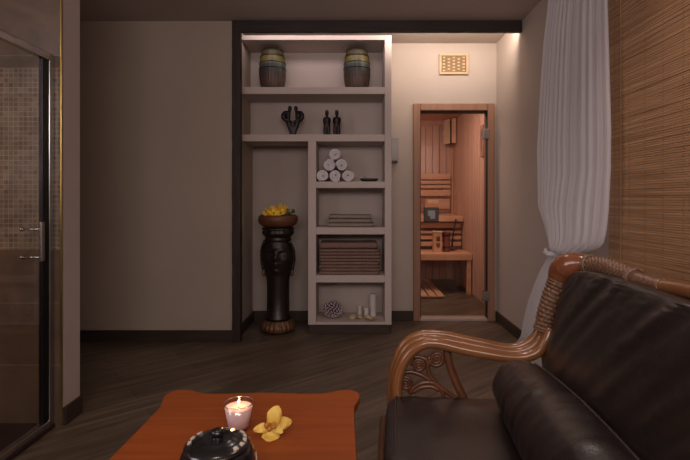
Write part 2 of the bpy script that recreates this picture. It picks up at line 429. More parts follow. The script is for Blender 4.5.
bm = B()
for i in range(5):
    cxx = x0+fw+(i+.5)*(x1-x0-2*fw)/5
    k = 5 if i % 2 == 0 else 4
    for j in range(k):
        czz = (z0+z1)/2+(j-(k-1)/2)*(z1-z0-2*fw)/5
        box(bm, cxx-.012, cxx+.012, 4.184, 4.19, czz-.0075, czz+.0075)
obj('grille', bm, 'vent_wood', t, .002)

# ------------------------------------------------------------------ sauna door
d1 = thing('door_1', 'narrow glass sauna door in a reddish wooden frame', None, (.92, 4.2, 0)); d1['kind'] = 'structure'
bm = B(); box(bm, .548, .612, 4.172, 4.305, 0, 1.977); box(bm, 1.223, 1.287, 4.172, 4.305, 0, 1.977); box(bm, .612, 1.223, 4.172, 4.305, 1.913, 1.977)
obj('door_frame', bm, 'frame_wood', d1, .006)
bm = B(); box(bm, .612, .619, 4.20, 4.29, .02, 1.913); box(bm, 1.2185, 1.223, 4.18, 4.235, .022, 1.913); box(bm, .619, 1.2185, 4.18, 4.304, 1.906, 1.913)
obj('gasket', bm, 'charcoal', d1)
bm = B(); box(bm, .612, 1.223, 4.18, 4.29, 0, .022); obj('threshold', bm, 'threshold_metal', d1, .003)
bm = B(); box(bm, .621, 1.214, 4.215, 4.223, .024, 1.898); obj('glass_pane', bm, 'door_glass', d1)
for z in (1.70, .227):
    bm = B(); box(bm, 1.178, 1.235, 4.165, 4.212, z-.045, z+.045); obj('hinge', bm, 'chrome', d1, .004)
hd = None
bm = B(); box(bm, .645, .78, 4.175, 4.212, .905, 1.035); hd = obj('door_handle', bm, 'handle_brown', d1, .006)
bm = B(); box(bm, .680, .745, 4.172, 4.1749, .955, 1.005); box(bm, .70, .745, 4.172, 4.1749, .93, .955)
o = obj('handle_inlay', bm, 'grey_plastic', hd, rel=False)
for v in o.data.vertices: v.co -= d1.location

# ------------------------------------------------------------------ sauna room
def boards_wall(name, mat, axis, fixed, a0, a1, z0, z1, w=.095, th=.02):
    bm = B(); x = a0
    while x < a1-.01:
        e = min(x+w-(.006 if axis == 'X' else .020), a1)
        if axis == 'X': box(bm, x, e, fixed, fixed+th, z0, z1)
        else: box(bm, fixed, fixed+th, x, e, z0, z1)
        x += w
    return struct(name, bm, mat, .003)
boards_wall('wall_sauna_back', 'sauna_board', 'X', 6.40, -.6, 1.39, 0, 2.2)
boards_wall('wall_sauna_right', 'sauna_board', 'Y', 1.39, 4.305, 6.4, 0, 2.2)
boards_wall('wall_sauna_left', 'sauna_board', 'Y', -.62, 4.305, 6.4, 0, 2.2)
bm = B(); box(bm, -.7, 1.5, 6.42, 6.5, 0, 2.3); box(bm, 1.41, 1.5, 4.3, 6.5, 0, 2.3); box(bm, -.7, -.62, 4.3, 6.5, 0, 2.3); struct('wall_sauna_shell', bm, 'charcoal')
bm = B(); y = 4.305
while y < 6.39:
    box(bm, -.6, 1.39, y, min(y+.094, 6.4), 2.2, 2.22); y += .1
box(bm, -.7, 1.5, 4.3, 6.5, 2.225, 2.3)
struct('ceiling_sauna', bm, 'sauna_ceiling', .002)
bm = B(); box(bm, 1.365, 1.389, 6.37, 6.399, 0, 2.2); struct('trim_4', bm, 'bench_wood', .003)
bm = B(); box(bm, -.59, 1.36, 6.372, 6.398, 2.13, 2.2); struct('trim_5', bm, 'sauna_ceiling', .003)
# lower bench
t = thing('sauna_bench', 'lower slatted sauna bench, the one nearest the floor', 'bench', (.4, 5.6, 0))
bm = B(); y = 5.36
while y < 5.8: box(bm, -.55, 1.384, y, min(y+.085, 5.83), .447, .474); y += .092
obj('seat', bm, 'bench_wood', t, .003)
bm = B(); box(bm, -.55, 1.384, 5.33, 5.357, .40, .474); obj('front_rail', bm, 'bench_wood', t, .004)
for x in (-.5, 1.325):
    bm = B(); box(bm, x, x+.05, 5.345, 5.40, 0, .42); obj('leg', bm, 'bench_wood', t, .004)
# upper bench
t = thing('sauna_bench', 'upper sauna bench on the back wall behind the door handle', 'bench', (.4, 6.1, 0))
bm = B(); y = 5.79
while y < 6.3: box(bm, -.55, 1.384, y, y+.085, .875, .90); y += .092
obj('seat', bm, 'bench_wood', t, .003)
bm = B(); box(bm, -.55, 1.384, 5.755, 5.785, .83, .90); obj('front_rail', bm, 'bench_wood', t, .004)
for x in (-.5, 1.32):
    bm = B(); box(bm, x, x+.05, 5.87, 5.91, 0, .875); obj('leg', bm, 'dark_board', t, .004)
for a, b in ((.745, .812), (.675, .708), (.60, .645), (.515, .57)):
    bm = B(); box(bm, -.55, 1.375, 5.84, 5.862, a, b); obj('skirt_slat', bm, 'bench_wood', t, .003)
# backrest
t = thing('slatted_panel', 'slatted wooden backrest fixed to the sauna back wall', 'backrest', (.9, 6.38, 1.2))
for a, b in ((.0, 0.0),):
    pass
for ya, yb in ((173.5, 179.3), (180.8, 184), (185.2, 188.2), (190, 196)):
    bm = B(); box(bm, -.2, 1.335, 6.32, 6.342, CH-(yb-HY)*6.33/F, CH-(ya-HY)*6.33/F); obj('slat', bm, 'bench_wood', t, .003)
for x in (-.1, 1.24):
    bm = B(); box(bm, x, x+.06, 6.343, 6.399, 1.13, 1.47); obj('upright', bm, 'dark_board', t, .003)
t = thing('wall_hatch', 'square wooden vent hatch low on the sauna back wall', 'hatch', (1.17, 6.39, 1.05))
bm = B(); box(bm, .93, 1.36, 6.38, 6.399, .93, 1.13); obj('hatch_frame', bm, 'dark_board', t, .003)
bm = B(); box(bm, 1.0, 1.34, 6.365, 6.38, .975, 1.12); obj('hatch_board', bm, 'bench_wood', t, .004)
bm = B(); box(bm, 1.03, 1.18, 6.357, 6.365, 1.05, 1.105); obj('slider', bm, 'pale_wood', t, .004)
# corner lamp
t = thing('sauna_lamp', 'wooden corner lamp shade high up in the sauna', 'lamp', (1.33, 6.3, 1.85))
A = Vector((1.262, 6.36, 0)); C = Vector((1.372, 6.10, 0)); Bm = Vector((1.268, 6.16, 0))
def panel(p, q, z0, z1, th=.012):
    bm = B(); d = q-p; l = d.length; a = math.atan2(d.y, d.x); m = (p+q)/2
    obox(bm, Matrix.Translation((m.x, m.y, (z0+z1)/2)) @ Matrix.Rotation(a, 4, 'Z'), l, th, z1-z0); return bm
obj('shade_panel', panel(Vector((1.245, 6.30, 0)), Vector((1.298, 6.16, 0)), 1.86, 2.19), 'pale_wood', t, .003)
obj('shade_panel', panel(Vector((1.318, 6.145, 0)), Vector((1.374, 6.12, 0)), 1.86, 2.19), 'bench_wood', t, .003)
bm = B(); box(bm, 1.30, 1.37, 6.2, 6.36, 1.88, 2.17); obj('back_board', bm, 'charcoal', t, .003)
bm = B(); lathe(bm, [(.01, 0), (.035, .02), (.045, .06), (.03, .1), (.015, .12)], (1.275, 6.30, 1.95), 16); obj('bulb', bm, 'candle_white', t, smooth=True)
t = thing('thermometer_board', 'narrow wooden thermometer board on the right sauna wall by the door hinge', 'thermometer', (1.38, 4.9, 1.7))
bm = B(); box(bm, 1.37, 1.389, 4.86, 4.96, 1.56, 1.90); obj('board', bm, 'dark_board', t, .006)
bm = B(); box(bm, 1.364, 1.37, 4.90, 4.92, 1.62, 1.84); obj('tube', bm, 'chrome', t, .002)
# duckboard
t = thing('duckboard', 'slatted wooden duckboard lying on the sauna floor', 'duckboard', (.6, 5.4, 0))
for i in range(8):
    x = .30+i*.092; bm = B(); box(bm, x, x+.075, 5.12, 6.25, .018, .036); obj('slat', bm, 'bench_wood', t, .003)
for y in (5.16, 6.1):
    bm = B(); box(bm, .30, 1.02, y, y+.05, 0, .018); obj('batten', bm, 'dark_board', t, .002)
# objects on the lower bench
t = thing('sand_timer_box', 'pale wooden slotted box on the lower sauna bench', 'box', (1.02, 5.58, .474))
bm = B()
box(bm, .972, 1.07, 5.53, 5.545, .474, .525); box(bm, .972, 1.07, 5.53, 5.545, .66, .71)
box(bm, .972, 1.002, 5.53, 5.545, .525, .66); box(bm, 1.045, 1.07, 5.53, 5.545, .525, .66)
box(bm, 1.002, 1.045, 5.53, 5.545, .58, .60); box(bm, .972, 1.07, 5.62, 5.635, .474, .71)
box(bm, .972, .985, 5.545, 5.62, .474, .71); box(bm, 1.057, 1.07, 5.545, 5.62, .474, .71); obj('body', bm, 'bench_wood', t, .002)
bm = B(); box(bm, .965, 1.077, 5.522, 5.642, .71, .722); obj('lid', bm, 'pale_wood', t, .003)
t = thing('bucket', 'dark red-brown wooden bucket on the lower sauna bench', 'bucket', (1.125, 5.56, .474))
bm = B(); lathe(bm, [(.042, 0), (.05, .24), (.043, .24), (.036, .02)], (1.133, 5.58, .474), 20); obj('body', bm, 'red_wood', t, smooth=False)
for z in (.05, .19):
    bm = B(); lathe(bm, [(.0445+z*.033, z), (.0475+z*.033, z), (.0475+z*.033, z+.015), (.0445+z*.033, z+.015)], (1.133, 5.58, .474), 24, capb=False, capt=False); obj('hoop', bm, 'dark_metal', t)
t = thing('ladle', 'dark ladle leaning on the slats behind the bucket', 'ladle', (1.25, 5.75, .474))
bm = B(); tube(bm, [Vector((1.225, 5.70, .50)), Vector((1.245, 5.72, .68)), Vector((1.285, 5.738, .86))], .011, 8); obj('handle', bm, 'ebony', t, smooth=True)
bm = B(); lathe(bm, [(.012, 0), (.042, .012), (.052, .05), (.048, .05), (.036, .018), (.008, .008)], (1.225, 5.70, .475), 20); obj('bowl', bm, 'red_wood', t, smooth=True)

# ------------------------------------------------------------------ shower
t = thing('shower_tray', 'dark low shower tray at the left edge', 'shower tray', (-1.9, 1.8, 0))
bm = B(); pts = [(-1.44, 2.226), (-1.44, 1.7)]
for i in range(1, 9):
    a = i/8*PI/2; pts.append((-2.0+.56*math.cos(a), 1.7-.56*math.sin(a)))
pts += [(-2.499, 1.14), (-2.499, 2.226)]
def prism(bm, pts, z0, z1):
    lo = [bm.verts.new((x, y, z0)) for x, y in pts]; hi = [bm.verts.new((x, y, z1)) for x, y in pts]
    n = len(pts); bm.faces.new(lo[::-1]); bm.faces.new(hi)
    for i in range(n): bm.faces.new((lo[i], lo[(i+1) % n], hi[(i+1) % n], hi[i]))
prism(bm, pts, 0, .022); obj('basin', bm, 'tray_dark', t, .004)
t = thing('shower_enclosure', 'glass shower enclosure with chrome rails at the left edge', 'shower enclosure', (-1.46, 2.0, .03))
path = [Vector((-1.46, 2.2, 0)), Vector((-1.46, 1.7, 0))]
for i in range(1, 11):
    a = i/10*PI/2; path.append(Vector((-2.0+.54*math.cos(a), 1.7-.54*math.sin(a), 0)))
path.append(Vector((-2.49, 1.16, 0)))
def wallstrip(bm, path, th, z0, z1):
    n = len(path); q = []
    for i in range(n):
        d = (path[min(n-1, i+1)]-path[max(0, i-1)]).normalized(); nn = Vector((-d.y, d.x, 0))*th/2
        q.append([bm.verts.new((path[i]+s*nn).to_tuple()[:2]+(z,)) for s, z in ((1, z0), (-1, z0), (-1, z1), (1, z1))])
    for a, b in zip(q, q[1:]):
        for k in range(4): bm.faces.new((a[k], a[(k+1) % 4], b[(k+1) % 4], b[k]))
    bm.faces.new(q[0]); bm.faces.new(q[-1][::-1])
bm = B(); wallstrip(bm, path, .034, 1.765, 1.80); obj('top_rail', bm, 'chrome', t, .004)
bm = B(); wallstrip(bm, path, .034, .0221, .05); obj('bottom_rail', bm, 'chrome', t, .004)
bm = B(); wallstrip(bm, path, .006, .05, 1.765); obj('glass_panel', bm, 'shower_glass', t)
bm = B(); box(bm, -1.475, -1.445, 2.192, 2.227, .0225, 1.80); obj('wall_profile', bm, 'chrome', t, .003)
bm = B(); box(bm, -1.470, -1.450, 2.150, 2.190, .05, 1.765); obj('door_stile', bm, 'dark_metal', t, .003)
bm = B(); box(bm, -1.445, -1.430, 2.115, 2.137, .815, 1.0); h = obj('handle', bm, 'chrome', t, .004)
for z in (.835, .965):
    bm = B(); tube(bm, [Vector((-1.445, 2.126, z)), Vector((-1.53, 2.126, z))], .006, 10); ball(bm, (-1.53, 2.126, z), .011)
    for v in bm.verts: v.co -= t.location
    obj('pin', bm, 'chrome', h, rel=False, smooth=True)

# ------------------------------------------------------------------ bamboo blind and curtain
t = thing('bamboo_blind', 'brown woven bamboo blind covering the right wall above the sofa', 'blind', (1.27, 1.2, .6))
bm = B(); z = .62
while z < 2.46:
    y0 = -.3
    h = .0085
    dx = random.uniform(-.0015, .0015)
    box(bm, 1.262+dx, 1.268+dx, y0, 2.27, z, z+h); z += .0098
obj('slat_mat', bm, 'bamboo', t)
bm = B()
y = -.2
while y < 2.27:
    box(bm, 1.2598, 1.2606, y, y+.0012, .62, 2.46); y += .115
box(bm, 1.25, 1.253, 2.15, 2.153, .62, 2.46)
obj('cord', bm, 'blind_cord', t)
bm = B(); box(bm, 1.255, 1.309, -.3, 2.27, 2.46, 2.489); obj('head_rail', bm, 'dark_wood', t, .003)

def interp(tab, z):
    if z >= tab[0][0]: return tab[0][1]
    for (z0, y0), (z1, y1) in zip(tab, tab[1:]):
        if z >= z1:
            s = (z-z1)/(z0-z1); s2 = s
            return y1+(y0-y1)*s2
    return tab[-1][1]
CXp = 1.17
def edge(pts):
    r = []
    for px, py in pts:
        Y = CXp*F/(px-CX); r.append((CH-(py-HY)*Y/F, Y))
    return r
left = [(2.48, 2.74)]+edge([(547, 10), (543, 42), (540, 81), (536.5, 150), (537.6, 206), (543.5, 223.5), (549, 244), (551, 250), (547, 258), (540, 270), (534, 284), (528, 300), (523, 320), (520.5, 336)])+[(.03, 3.36)]
right = [(2.48, 2.12), (2.03, 2.12)]+edge([(609, 60), (611, 130), (610.6, 170), (608.5, 209.6), (606, 232), (602, 246)])+[(.835, 2.30), (.815, 2.50), (.80, 2.60), (.77, 2.62), (.6, 2.62), (.3, 2.66), (.03, 2.70)]
t = thing('curtain', 'sheer white curtain gathered to a tie behind the sofa corner', 'curtain', (1.17, 2.7, 0))
bm = B(); rows = []; NZ, NS = 110, 150
for i in range(NZ+1):
    z = 2.48-(2.48-.03)*i/NZ; yl, yr = interp(left, z), interp(right, z); row = []
    wdt = abs(yl-yr)
    for j in range(NS+1):
        s = j/NS
        # folds lean towards the tie near the bottom of the upper part
        ph = 2*PI*(13*s+.9*math.sin(s*5)+.25*math.sin(z*1.3))
        amp = .0065*(.6+.5*noise.noise(Vector((s*6, z*.6, 2))))*min(1, wdt/.35)
        x = CXp+amp*math.sin(ph)+.35*amp*math.sin(2.3*ph+z)
        if .82 < z < 1.25: x -= .05*math.sin(PI*s)*(1-(z-.82)/.43)
        y = yl+(yr-yl)*s
        zz = z
        if .80 < z < 1.2: zz = z-.05*s*(1-s)*4*(1-(z-.80)/.4)*.5
        row.append(bm.verts.new((x, y, zz)))
    rows.append(row)
for a, b in zip(rows, rows[1:]):
    for k in range(NS): bm.faces.new((a[k], a[k+1], b[k+1], b[k]))
obj('drape', bm, 'sheer_curtain', t, smooth=True)
bm = B(); q = cr([(1.16, 2.76, .80), (1.135, 2.70, .79), (1.13, 2.62, .79), (1.19, 2.58, .80), (1.24, 2.66, .81), (1.20, 2.77, .81), (1.30, 2.82, .83)], 8)
tube(bm, q, .014, 8, rf=lambda s, a: 1+.25*math.sin(3*a+s*60)); obj('tie_band', bm, 'sheer_curtain', t, smooth=True)

# ------------------------------------------------------------------ statue pedestal
sx, sy_ = -.628, 3.86
t = thing('statue_pedestal', 'tall dark carved pedestal shaped as a human head on a column', 'statue', (sx, sy_, 0))
bm = B()
def ribs(a, z): return .95+.11*abs(math.sin(a*11))*(1 if .015 < z < .10 else 0)
lathe(bm, [(.10, 0), (.13, .008), (.142, .03), (.142, .05), (.13, .08), (.112, .10), (.10, .112), (.085, .12)], (sx, sy_, 0), 88, ribs); obj('base', bm, 'gilt_carving', t, smooth=True)
bm = B(); lathe(bm, [(.108, .105), (.105, .125), (.094, .145), (.092, .30), (.094, .42), (.10, .47), (.10, .50)], (sx, sy_, 0), 40); obj('column', bm, 'bronze_carving', t, smooth=True)
def face(a, z):
    # a = -90 degrees faces the camera
    d = (a+PI/2+PI) % (2*PI)-PI; g = lambda x, s: math.exp(-(x/s)**2)
    q = 1.0
    q += .20*g(d, .17)*g(z-.625, .035)*(1-.0*z) + .10*g(d, .11)*g(z-.655, .03)
    q += .07*g(d, .5)*g(z-.685, .012)
    q -= .09*(g(d-.38, .17)+g(d+.38, .17))*g(z-.662, .014)
    q += .05*(g(d-.38, .12)+g(d+.38, .12))*g(z-.655, .009)
    q += .09*g(d, .26)*g(z-.578, .011) + .08*g(d, .22)*g(z-.557, .010)
    q += .09*g(d, .28)*g(z-.515, .02)
    q += .05*(g(d-.6, .2)+g(d+.6, .2))*g(z-.61, .03)
    q += .12*(g(abs(d)-1.5, .12))*g(z-.60, .05)
    return q
prof = [(.09, .445), (.104, .470), (.110, .50)]+[(.110+.024*math.sin(PI*(k/26)), .50+.24*k/26) for k in range(1, 27)]+[(.105, .755), (.10, .77)]
prof2 = []
for (a, b), (c, d) in zip(prof, prof[1:]):
    prof2 += [(a, b), ((a+c)/2, (b+d)/2)]
prof2.append(prof[-1])
bm = B(); lathe(bm, prof2, (sx, sy_, 0), 96, face, sy=.95); obj('head', bm, 'bronze_carving', t, smooth=True)
bm = B(); lathe(bm, [(.10, .755), (.112, .765), (.108, .78), (.102, .79), (.118, .80), (.128, .815), (.134, .835), (.120, .845), (.135, .855), (.13, .868), (.10, .872)], (sx, sy_, 0), 64, lambda a, z: 1+.02*math.sin(16*a)*(1 if z > .8 else 0)); obj('headdress', bm, 'bronze_carving', t, smooth=True)
for s in (-1, 1):
    bm = B(); cx_ = sx+s*.118
    q = [Vector((cx_+.018*math.cos(k*PI/8)*.6, sy_-.01, .50+.035*math.sin(k*PI/8))) for k in range(17)]
    tube(bm, q, .006, 8, cap=False); obj('earring', bm, 'gilt_carving', t, smooth=True)
    bm = B(); q = cr([(sx+s*.10, sy_-.06, .76), (sx+s*.128, sy_-.035, .69), (sx+s*.132, sy_-.02, .60), (sx+s*.12, sy_-.02, .52)], 6); tube(bm, q, .014, 8, rf=lambda s_, a: 1+.2*math.sin(s_*220)); obj('braid', bm, 'bronze_carving', t, smooth=True)
t = thing('flower_bowl', 'brown terracotta bowl on top of the dark head pedestal', 'bowl', (sx, sy_, .872))
bm = B(); lathe(bm, [(.08, 0), (.125, .006), (.155, .03), (.166, .06), (.163, .085), (.152, .103), (.144, .103), (.152, .08), (.15, .055), (.135, .03), (.05, .02)], (sx, sy_, .872), 48); obj('bowl_body', bm, 'terracotta', t, smooth=True)
bm = B(); lathe(bm, [(.10, 0), (.149, .012), (.10, .018), (.02, .02)], (sx, sy_, .935), 32); obj('water', bm, 'charcoal', t, smooth=True)
def petal(bm, L, W, M, cup=.25, n=8):
    rows = []
    for i in range(n+1):
        s = i/n; ww = W/2*math.sin(PI*min(1, s*.93+.06))**.75 if i < n else W*.04; row = []
        for j in range(5):
            u_ = (j-2)/2; row.append(bm.verts.new(M @ Vector((u_*ww, s*L, cup*L*(s*s)*1.0-.12*L*(u_*u_)*math.sin(PI*s)+.0))))
        rows.append(row)
    for a, b in zip(rows, rows[1:]):
        for k in range(4): bm.faces.new((a[k], a[k+1], b[k+1], b[k]))
def flower(label, cat, loc, size, group, tilt, rz):
    t = thing('yellow_flower', label, cat, loc, group)
    for k in range(5):
        bm = B(); M = Matrix.Rotation(rz, 4, 'Z') @ Matrix.Rotation(tilt, 4, 'X') @ Matrix.Rotation(k*2*PI/5, 4, 'Z') @ Matrix.Rotation(.35, 4, 'X')
        petal(bm, size, size*.62, M); o = obj('petal', bm, 'petal_yellow', t, rel=False, smooth=True)
        m = o.modifiers.new('sol', 'SOLIDIFY'); m.thickness = .0015
    bm = B(); ball(bm, (0, 0, .004), size*.16); obj('flower_heart', bm, 'orchid_heart', t, rel=False, smooth=True)
    return t
FL = ['at the left front rim', 'at the front, left of centre', 'at the front, right of centre', 'nearest the green sprig', 'in the left middle', 'in the very middle, raised', 'furthest left, at the back rim', 'at the back right, highest']
fl = 'yellow flower %s of the terracotta bowl'
f0 = None
for i, (dx, dy, dz, s, ti, rz) in enumerate([(-.08, -.03, .01, .055, .7, 0), (-.03, -.05, .02, .055, .9, .4), (.03, -.04, .02, .055, .8, -.3), (.055, .0, .035, .05, .6, -.9),
                                             (-.045, .03, .035, .055, .5, .9), (.01, .03, .045, .06, .6, 0), (-.095, .03, .025, .045, .6, 1.2), (.04, .05, .05, .05, .4, 2)]):
    if f0 is None: f0 = flower(fl % FL[i], 'flower', (sx+dx, sy_+dy, .965+dz), s, 'yellow flowers in the bowl', ti, rz)
    else:
        r = dup(f0, (sx+dx, sy_+dy, .965+dz), fl % FL[i]); r.rotation_euler = (ti-.7, 0, rz); r.scale = (s/.055*1.15,)*3
t = thing('green_sprig', 'dark green leafy sprig hanging at the right of the flower bowl', 'leaves', (sx+.1, sy_-.04, .975))
bm = B(); tube(bm, cr([(sx+.06, sy_-.03, .965), (sx+.10, sy_-.04, .985), (sx+.145, sy_-.03, .995)], 5), .003, 6); obj('stem', bm, 'leaf_green', t)
for (x, z, a) in ((.08, .98, .6), (.10, .988, -2.2), (.12, .992, .3), (.14, .997, -.4), (.11, .985, -1.2), (.07, .975, -2.6)):
    bm = B(); petal(bm, .035, .02, Matrix.Translation((sx+x, sy_-.04, z)) @ Matrix.Rotation(a, 4, 'Y') @ Matrix.Rotation(1.1, 4, 'X')); o = obj('leaf', bm, 'leaf_green', t, smooth=True)
    o.modifiers.new('sol', 'SOLIDIFY').thickness = .001

# ------------------------------------------------------------------ top shelf: two drum vases
t = thing('drum_vase', 'dark barrel-shaped drum with yellow band on the top shelf, left one', 'vase', (-.687, 3.93, 2.0255))
def vr(a, z): return 1+.018*math.cos(a*30)*(1 if z < .19 else .0)
prof = [(.085, 0), (.094, .02), (.104, .07), (.1115, .14), (.1125, .19), (.108, .25), (.101, .29), (.094, .322), (.087, .35), (.077, .35), (.079, .32), (.07, .26), (.03, .25)]
bm = B(); lathe(bm, prof, (-.687, 3.93, 2.0255), 120, vr); obj('drum_body', bm, 'drum_bands', t, smooth=True)
for z, r in ((.288, .1025), (.232, .1105), (.185, .1135), (.02, .0955), (.338, .091)):
    bm = B(); q = [Vector((-.687+r*math.cos(k*PI/20), 3.93+r*math.sin(k*PI/20), 2.0255+z)) for k in range(41)]
    tube(bm, q, .003, 6, cap=False); obj('cord_ring', bm, 'charcoal', t, smooth=True)
dup(t, (.033, 3.93, 2.0255), 'dark barrel-shaped drum with yellow band on the top shelf, right one')

# ------------------------------------------------------------------ figurines (dark carved, second shelf)
def blob(name, parent, mat, parts, vox=.004):
    bm = B()
    for it in parts:
        if it[0] == 'b': ball(bm, it[1], it[2], it[3] if len(it) > 3 else (1, 1, 1))
        else: tube(bm, cr([Vector(p) for p in it[1]], 5), resr(it[2], (len(it[1])-1)*5+1), 10)
    o = obj(name, bm, mat, parent, smooth=True)
    m = o.modifiers.new('remesh', 'REMESH'); m.mode = 'VOXEL'; m.voxel_size = vox; m.use_smooth_shade = True
    s = o.modifiers.new('smooth', 'SMOOTH'); s.iterations = 3; s.factor = .5
    return o
def resr(r, n):
    if not isinstance(r, (list, tuple)): return [r]*n
    out = []
    for i in range(n):
        x = i/(n-1)*(len(r)-1); k = min(int(x), len(r)-2); out.append(r[k]+(r[k+1]-r[k])*(x-k))
    return out
YFIG, ZS = 3.90, 1.6375
def fp(cx_, cy_, dy=0):          # crop position -> metres on the shelf
    p = P(275+cx_/9.2, 98+cy_/9.2, YFIG); base = P(0, 98+328/9.2, YFIG).z
    return Vector((p.x, YFIG+dy, p.z-base+ZS))
t = thing('couple_figurine', 'dark carved figurine of an embracing couple on the second shelf', 'figurine', (-.51, YFIG, ZS))
parts = []
for s in (1, -1):
    m = lambda x: 165+s*(x-165)
    parts += [('b', fp(m(138), 70, -.004*s), .021, (.85, .9, 1.1)), ('t', [fp(m(138), 88), fp(m(132), 105), fp(m(125), 130)], [.012, .013, .018]),
              ('t', [fp(m(128), 110), fp(m(92), 112, -.01), fp(m(78), 145, -.015), fp(m(100), 178, -.01), fp(m(135), 165, -.01)], [.016, .018, .020, .017, .013]),
              ('t', [fp(m(122), 130), fp(m(122), 180), fp(m(132), 230), fp(m(150), 285), fp(m(155), 325)], [.020, .020, .021, .017, .017]),
              ('t', [fp(m(125), 185, -.012), fp(m(160), 200, -.018), fp(m(175), 240, -.012), fp(m(165), 300, -.008)], [.012, .010, .011, .010])]
blob('couple_body', t, 'ebony', parts)
bm = B(); lathe(bm, [(.034, 0), (.036, .004), (.033, .012), (.02, .014)], (t.location.x+.0, YFIG, ZS), 24); obj('base', bm, 'ebony', t)
def standing(label, x, hgt, wd):
    t = thing('standing_figurine', label, 'figurine', (x, YFIG, ZS))
    S = lambda a, b, c: Vector((x+a*wd, YFIG+c, ZS+b*hgt))
    parts = [('b', S(0, .84, -.004), .019, (.85, .95, 1.15)), ('t', [S(0, .78, 0), S(0, .70, 0)], .008),
             ('t', [S(0, .70, 0), S(0, .56, 0), S(0, .44, 0)], [.028, .028, .030]), ('t', [S(-.6, .69, 0), S(.6, .69, 0)], .010)]
    for s in (-1, 1):
        parts += [('t', [S(.72*s, .69, 0), S(.85*s, .55, .0), S(.45*s, .46, -.016), S(.1*s, .47, -.022)], [.009, .008, .007, .006]),
                  ('t', [S(.35*s, .44, 0), S(.45*s, .24, -.002), S(.42*s, .05, 0)], [.018, .017, .015]), ('b', S(.45*s, .03, -.008), .011, (.9, 1.4, .6))]
    blob('figure_body', t, 'ebony', parts, .003)
    bm = B(); lathe(bm, [(.0155, 0), (.017, .006), (.014, .02), (.005, .025)], (x, YFIG, ZS+.875*hgt), 16); obj('cap', bm, 'gilt_carving', t, smooth=True)
    bm = B(); lathe(bm, [(.0225, 0), (.024, .004), (.0225, .01)], (x, YFIG, ZS+.40*hgt), 20, capb=False, capt=False); obj('belt', bm, 'gilt_carving', t, smooth=True)
standing('slim dark standing figurine on the second shelf, left of the upright pair', P(326.9, 120, YFIG).x, .228, .031)
standing('broader dark standing figurine on the second shelf, right of the upright pair', P(336.8, 120, YFIG).x, .230, .033)

# ------------------------------------------------------------------ rolled towels and dish
ZT = 1.2514
def roll(label, x, z):
    t = thing('rolled_towel', label, 'towel', (x, 3.80, z), 'rolled white towels in a pyramid')
    return t
path = []
R0, turns = .0465, 3.6
for k in range(110):
    s = k/109; a = s*turns*2*PI; r = .006+(R0-.006)*s; path.append((r*math.cos(a), r*math.sin(a)))
def roll_mesh(rot):
    bm = B(); ca, sa = math.cos(rot), math.sin(rot)
    ribbon(bm, path, .0085, lambda a, b, d: (a*ca-b*sa, d, a*sa+b*ca), -.0, .27, 4, .002)
    for v in bm.verts:       # the rolled ends swell a little unevenly
        r = math.hypot(v.co.x, v.co.z)
        if v.co.y < .05: v.co.y += r*.25+noise.noise(v.co*30+Vector((rot, 0, 0)))*.006
    return bm
rr = .0515
places = [(-.2635, 0, 'bottom left'), (-.1590, 0, 'bottom middle'), (-.0545, 0, 'bottom right'), (-.2115, 1, 'middle left'), (-.107, 1, 'middle right'), (-.160, 2, 'topmost')]
for i, (x, lv, nm) in enumerate(places):
    x = x+.012; z = ZT+rr+lv*.0885
    t = roll('rolled white towel, %s of the pyramid of six' % nm if lv < 2 else 'rolled white towel, topmost of the pyramid of six', x, z)
    obj('towel_roll', roll_mesh(i*1.3+.5), 'towel_white', t, rel=False, smooth=True)
t = thing('incense_dish', 'small black boat-shaped dish beside the rolled towels', 'dish', (.135, 3.85, ZT))
bm = B(); 
def boat(a, z): return 1
lathe(bm, [(.05, 0), (.07, .012), (.08, .028), (.074, .028), (.062, .014), (.02, .008)], (.135, 3.85, ZT), 40, sy=.5); obj('dish_body', bm, 'ebony', t, smooth=True)
bm = B(); tube(bm, cr([(.09, 3.85, ZT+.02), (.095, 3.85, ZT+.04), (.115, 3.85, ZT+.035), (.13, 3.85, ZT+.03)], 5), .004, 8); ball(bm, (.095, 3.85, ZT+.042), .008); obj('incense_holder', bm, 'grey_plastic', t, smooth=True)

# ------------------------------------------------------------------ folded towels
def folded(name, mat, x0, x1, y0, y1, z0, th, label, group, seed, layers=2):
    t = thing(name, label, 'towel', ((x0+x1)/2, y0, z0), group)
    lt = th/layers*.93; p = []
    y0b = y0+lt/2
    for L in range(layers):
        zc = z0+th*(L+.5)/layers
        rng = [(y1-.01)-(y1-.01-y0b-.01)*k/8 for k in range(9)]
        if L % 2: rng = rng[::-1]
        if L > 0 and L % 2:    # front bend
            r = th/layers/2; zb = zc-r
            for k in range(1, 6): a = -PI/2-PI*k/6; p.append((rng[0]+r*math.cos(a)*1.2, zb+r*math.sin(a)))
        elif L > 0:
            r = th/layers/2; zb = zc-r
            for k in range(1, 6): a = -PI/2+PI*k/6; p.append((rng[0]+r*math.cos(a), zb+r*math.sin(a)))
        p += [(yy, zc) for yy in rng]
    bm = B(); random.seed(seed); off = Vector((seed*3.1, 0, 0))
    ribbon(bm, p, lt, lambda a, b, d: (d, a, b), x0, x1, 14, 0)
    for v in bm.verts:
        nn = noise.noise(v.co*9+off); v.co.z += nn*th*.05; v.co.y += noise.noise(Vector((v.co.x*8, seed, 0)))*.006
        v.co.x += noise.noise(Vector((seed, v.co.y*10, v.co.z*40)))*.006
    obj('towel_folds', bm, mat, t, smooth=True)
zb = .875
names = ['beige folded towel, bottom of the short stack', 'beige folded towel, second of the short stack from below', 'beige folded towel, top of the short stack']
for i in range(3):
    folded('folded_towel', 'towel_beige', -.205+i*.004, .165+random.uniform(-.006, .006)-i*.01, 3.80, 4.06, zb+.002+i*.034, .032, names[i], 'beige folded towels', i+1)
